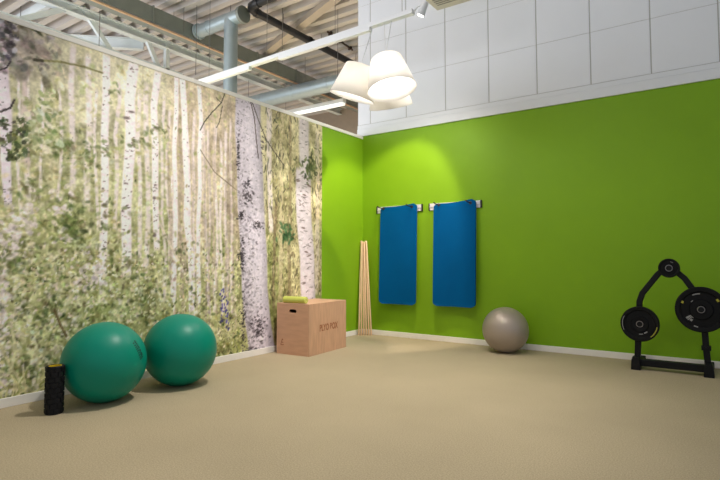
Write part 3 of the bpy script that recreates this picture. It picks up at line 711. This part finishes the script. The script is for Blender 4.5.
for y in (-.6,1.8,4.2):
    for x in (-.145,.145):
        w = MB(); w.tube([(x,y,-.1),(x,y,.37)], .005, 6); w.build('hanger_rod', M['wire'], t)
w = MB(); w.tube([(-3.47,-8,5.022), (-3.47,6.05,5.022)], .022, 10)
tag(w.build('copper_pipe', M['copper'], auto=50), 'thin orange copper pipe along the lower edge of the grey duct', 'pipe')
A = sc((-4.03,.15,5.53)); B = sc((-2.78,.15,5.55)); Vx = sc((-3.07,.15,5.5))
A = (-3.445, A[1], A[2])
t = thing('round_duct', 'galvanised round duct with a downpipe standing above the partition', 'duct', A)
z0 = 5.28; yy = A[1]
w = MB(); w.tube([(.005,0,0), (B[0]-A[0],0,0)], .115, 24); w.build('branch', M['galv'], t, auto=40)
w = MB(); w.tube([(B[0]-A[0]-.01,0,0), (B[0]-A[0]+.05,0,0)], .145, 24); w.build('flange', M['ductgrey'], t, auto=40)
for a, b, r in ((.005,.05,.14), (.30,.33,.122)):
    w = MB(); w.tube([(a,0,0), (b,0,0)], r, 24); w.build('collar', M['galv'], t, auto=40)
w = MB(); w.tube([(Vx[0]-A[0],0,.02), (Vx[0]-A[0],0,-A[2]+.0)], .118, 24); w.tube([(Vx[0]-A[0],0,-.16), (Vx[0]-A[0],0,-.19)], .125, 24); w.build('downpipe', M['galv'], t, auto=40)
P0 = Vector(sc((-2.66,.15,5.66)))
t = thing('black_pipe', 'black pipe bending round under the roof deck beside the galvanised duct', 'pipe', P0)
w = MB(); rr = .068
w.tube([(2.6,0,-.02), (.2,0,-.02), (.10,.02,-.02), (.03,.08,-.02), (.0,.18,-.02), (.0,6.02-P0.y,-.02)], rr, 18); w.build('pipe_run', M['blackpipe'], t, auto=50)
for a, b in (((.22,0,-.02),(.3,0,-.02)), ((0,.2,-.02),(0,.28,-.02)), ((0,1.6,-.02),(0,1.66,-.02))):
    w = MB(); w.tube([a, b], rr+.012, 18); w.build('coupling', M['blackpipe'], t, auto=50)
for y in (.9, 2.0, 3.2):
    w = MB(); w.tube([(0,y,0), (0,y,5.58-P0.z)], .006, 6); w.build('hanger_rod', M['wire'], t)
w = MB(); w.tube([(-8,2.4,4.82), (-.12,2.4,4.82)], .165, 28)
for x in np.arange(-7.5,-.3,1.0): w.tube([(x,2.4,4.82), (x+.03,2.4,4.82)], .172, 28)
t = thing('spiral_duct', 'galvanised round duct running level just above the partition top', 'duct', (0,0,0)); w.build('duct_body', M['galv'], t, auto=40)
for x in (-5,-3.2,-1.5):
    w = MB(); w.tube([(x,2.4,4.97), (x,2.4,5.58)], .006, 6); w.build('hanger_rod', M['wire'], t)
t = thing('batten_light', 'white batten light below the galvanised duct near the far wall', 'light', (-3.9,3.5,4.77))
w = MB(); w.box((-1.2,-.07,0), (.98,.07,.09)); w.build('housing', M['track'], t, bevel=.005)
w = MB(); w.box((-1.18,-.06,-.055), (.96,.06,0)); w.build('diffuser', M['tubelight'], t, bevel=.01)
for x in (-.9,.7):
    w = MB(); w.tube([(x,0,.09), (x,0,.81)], .005, 6); w.build('hanger_wire', M['wire'], t)
lab = ['short dark conduit on the roof deck above the white track','short dark conduit on the roof deck below the white track','dark cable clip rail low on the deck behind the downpipe']
for lb, (a, b) in zip(lab, (((-1.93,1.60),(-2.05,2.6)), ((-3.3,4.2),(-3.2,5.2)), ((-4.6,2.9),(-4.5,3.9)))):
    w = MB(); w.tube([(a[0],a[1],5.53), (b[0],b[1],5.53)], .022, 8)
    for f in (.1,.5,.9): w.box((a[0]+(b[0]-a[0])*f-.04,a[1]+(b[1]-a[1])*f-.02,5.50), (a[0]+(b[0]-a[0])*f+.04,a[1]+(b[1]-a[1])*f+.02,5.57))
    tag(w.build('conduit', M['peg']), lb, 'conduit')
wl = ['thin hanging wire at the far upper left above the mural','thin hanging wire in front of the pale truss strut','thin hanging wire at the left end of the galvanised branch duct','thin hanging wire crossing the galvanised branch duct','thin hanging wire between the black pipe legs','thin hanging wire beside the upper wall edge']
for lb, (x, y, z1) in zip(wl, ((-6.0,-2.2,4.0),(-4.6,-1.5,4.2),(-3.2,-.52,4.3),(-2.8,-.1,4.9),(-2.1,.5,4.6),(-1.3,1.1,4.2))):
    w = MB(); w.tube([(x,y,z1), (x,y,5.72)], .006, 6); tag(w.build('suspension_wire', M['wire']), lb, 'wire')

# ------------------------------------------------------------------ ambient light
wd = bpy.data.worlds.new('hall_daylight'); scene.world = wd; wd.use_nodes = True
bg = wd.node_tree.nodes['Background']; bg.inputs['Color'].default_value = (.86,.93,1,1); bg.inputs['Strength'].default_value = .45
def area(loc, tgt, e, sx, sy, col=(1,1,1)):
    ld = bpy.data.lights.new('fill_area', 'AREA'); ld.shape = 'RECTANGLE'; ld.size = sx; ld.size_y = sy; ld.energy = e; ld.color = col
    o = bpy.data.objects.new('fill_area', ld); COL.objects.link(o); o.location = loc
    o.rotation_euler = (Vector(tgt)-Vector(loc)).to_track_quat('-Z', 'Y').to_euler()
area((2.6,-4.2,5.45), (2.4,-4.2,0), 34, 3.5, 3.5, (1,.97,.92))  # unseen fill added above the room
area((-5,-8.2,2.6), (-4.5,0,4.6), 620, 8, 4, (.95,.97,1))  # added panel standing in for daylight, brightens the hall roof
area((-3.0,-3.4,2.3), (-4.8,-.4,5.4), 42, 2.4, 1.2, (1,.97,.93))  # added uplight hidden behind the partition, lifts beams and duct undersides
area((-2.6,1.9,3.0), (-2.6,1.9,0), 950, 3, 3, (1,.98,.98))  # added fill hidden behind the partition, its floor bounce brightens the deck
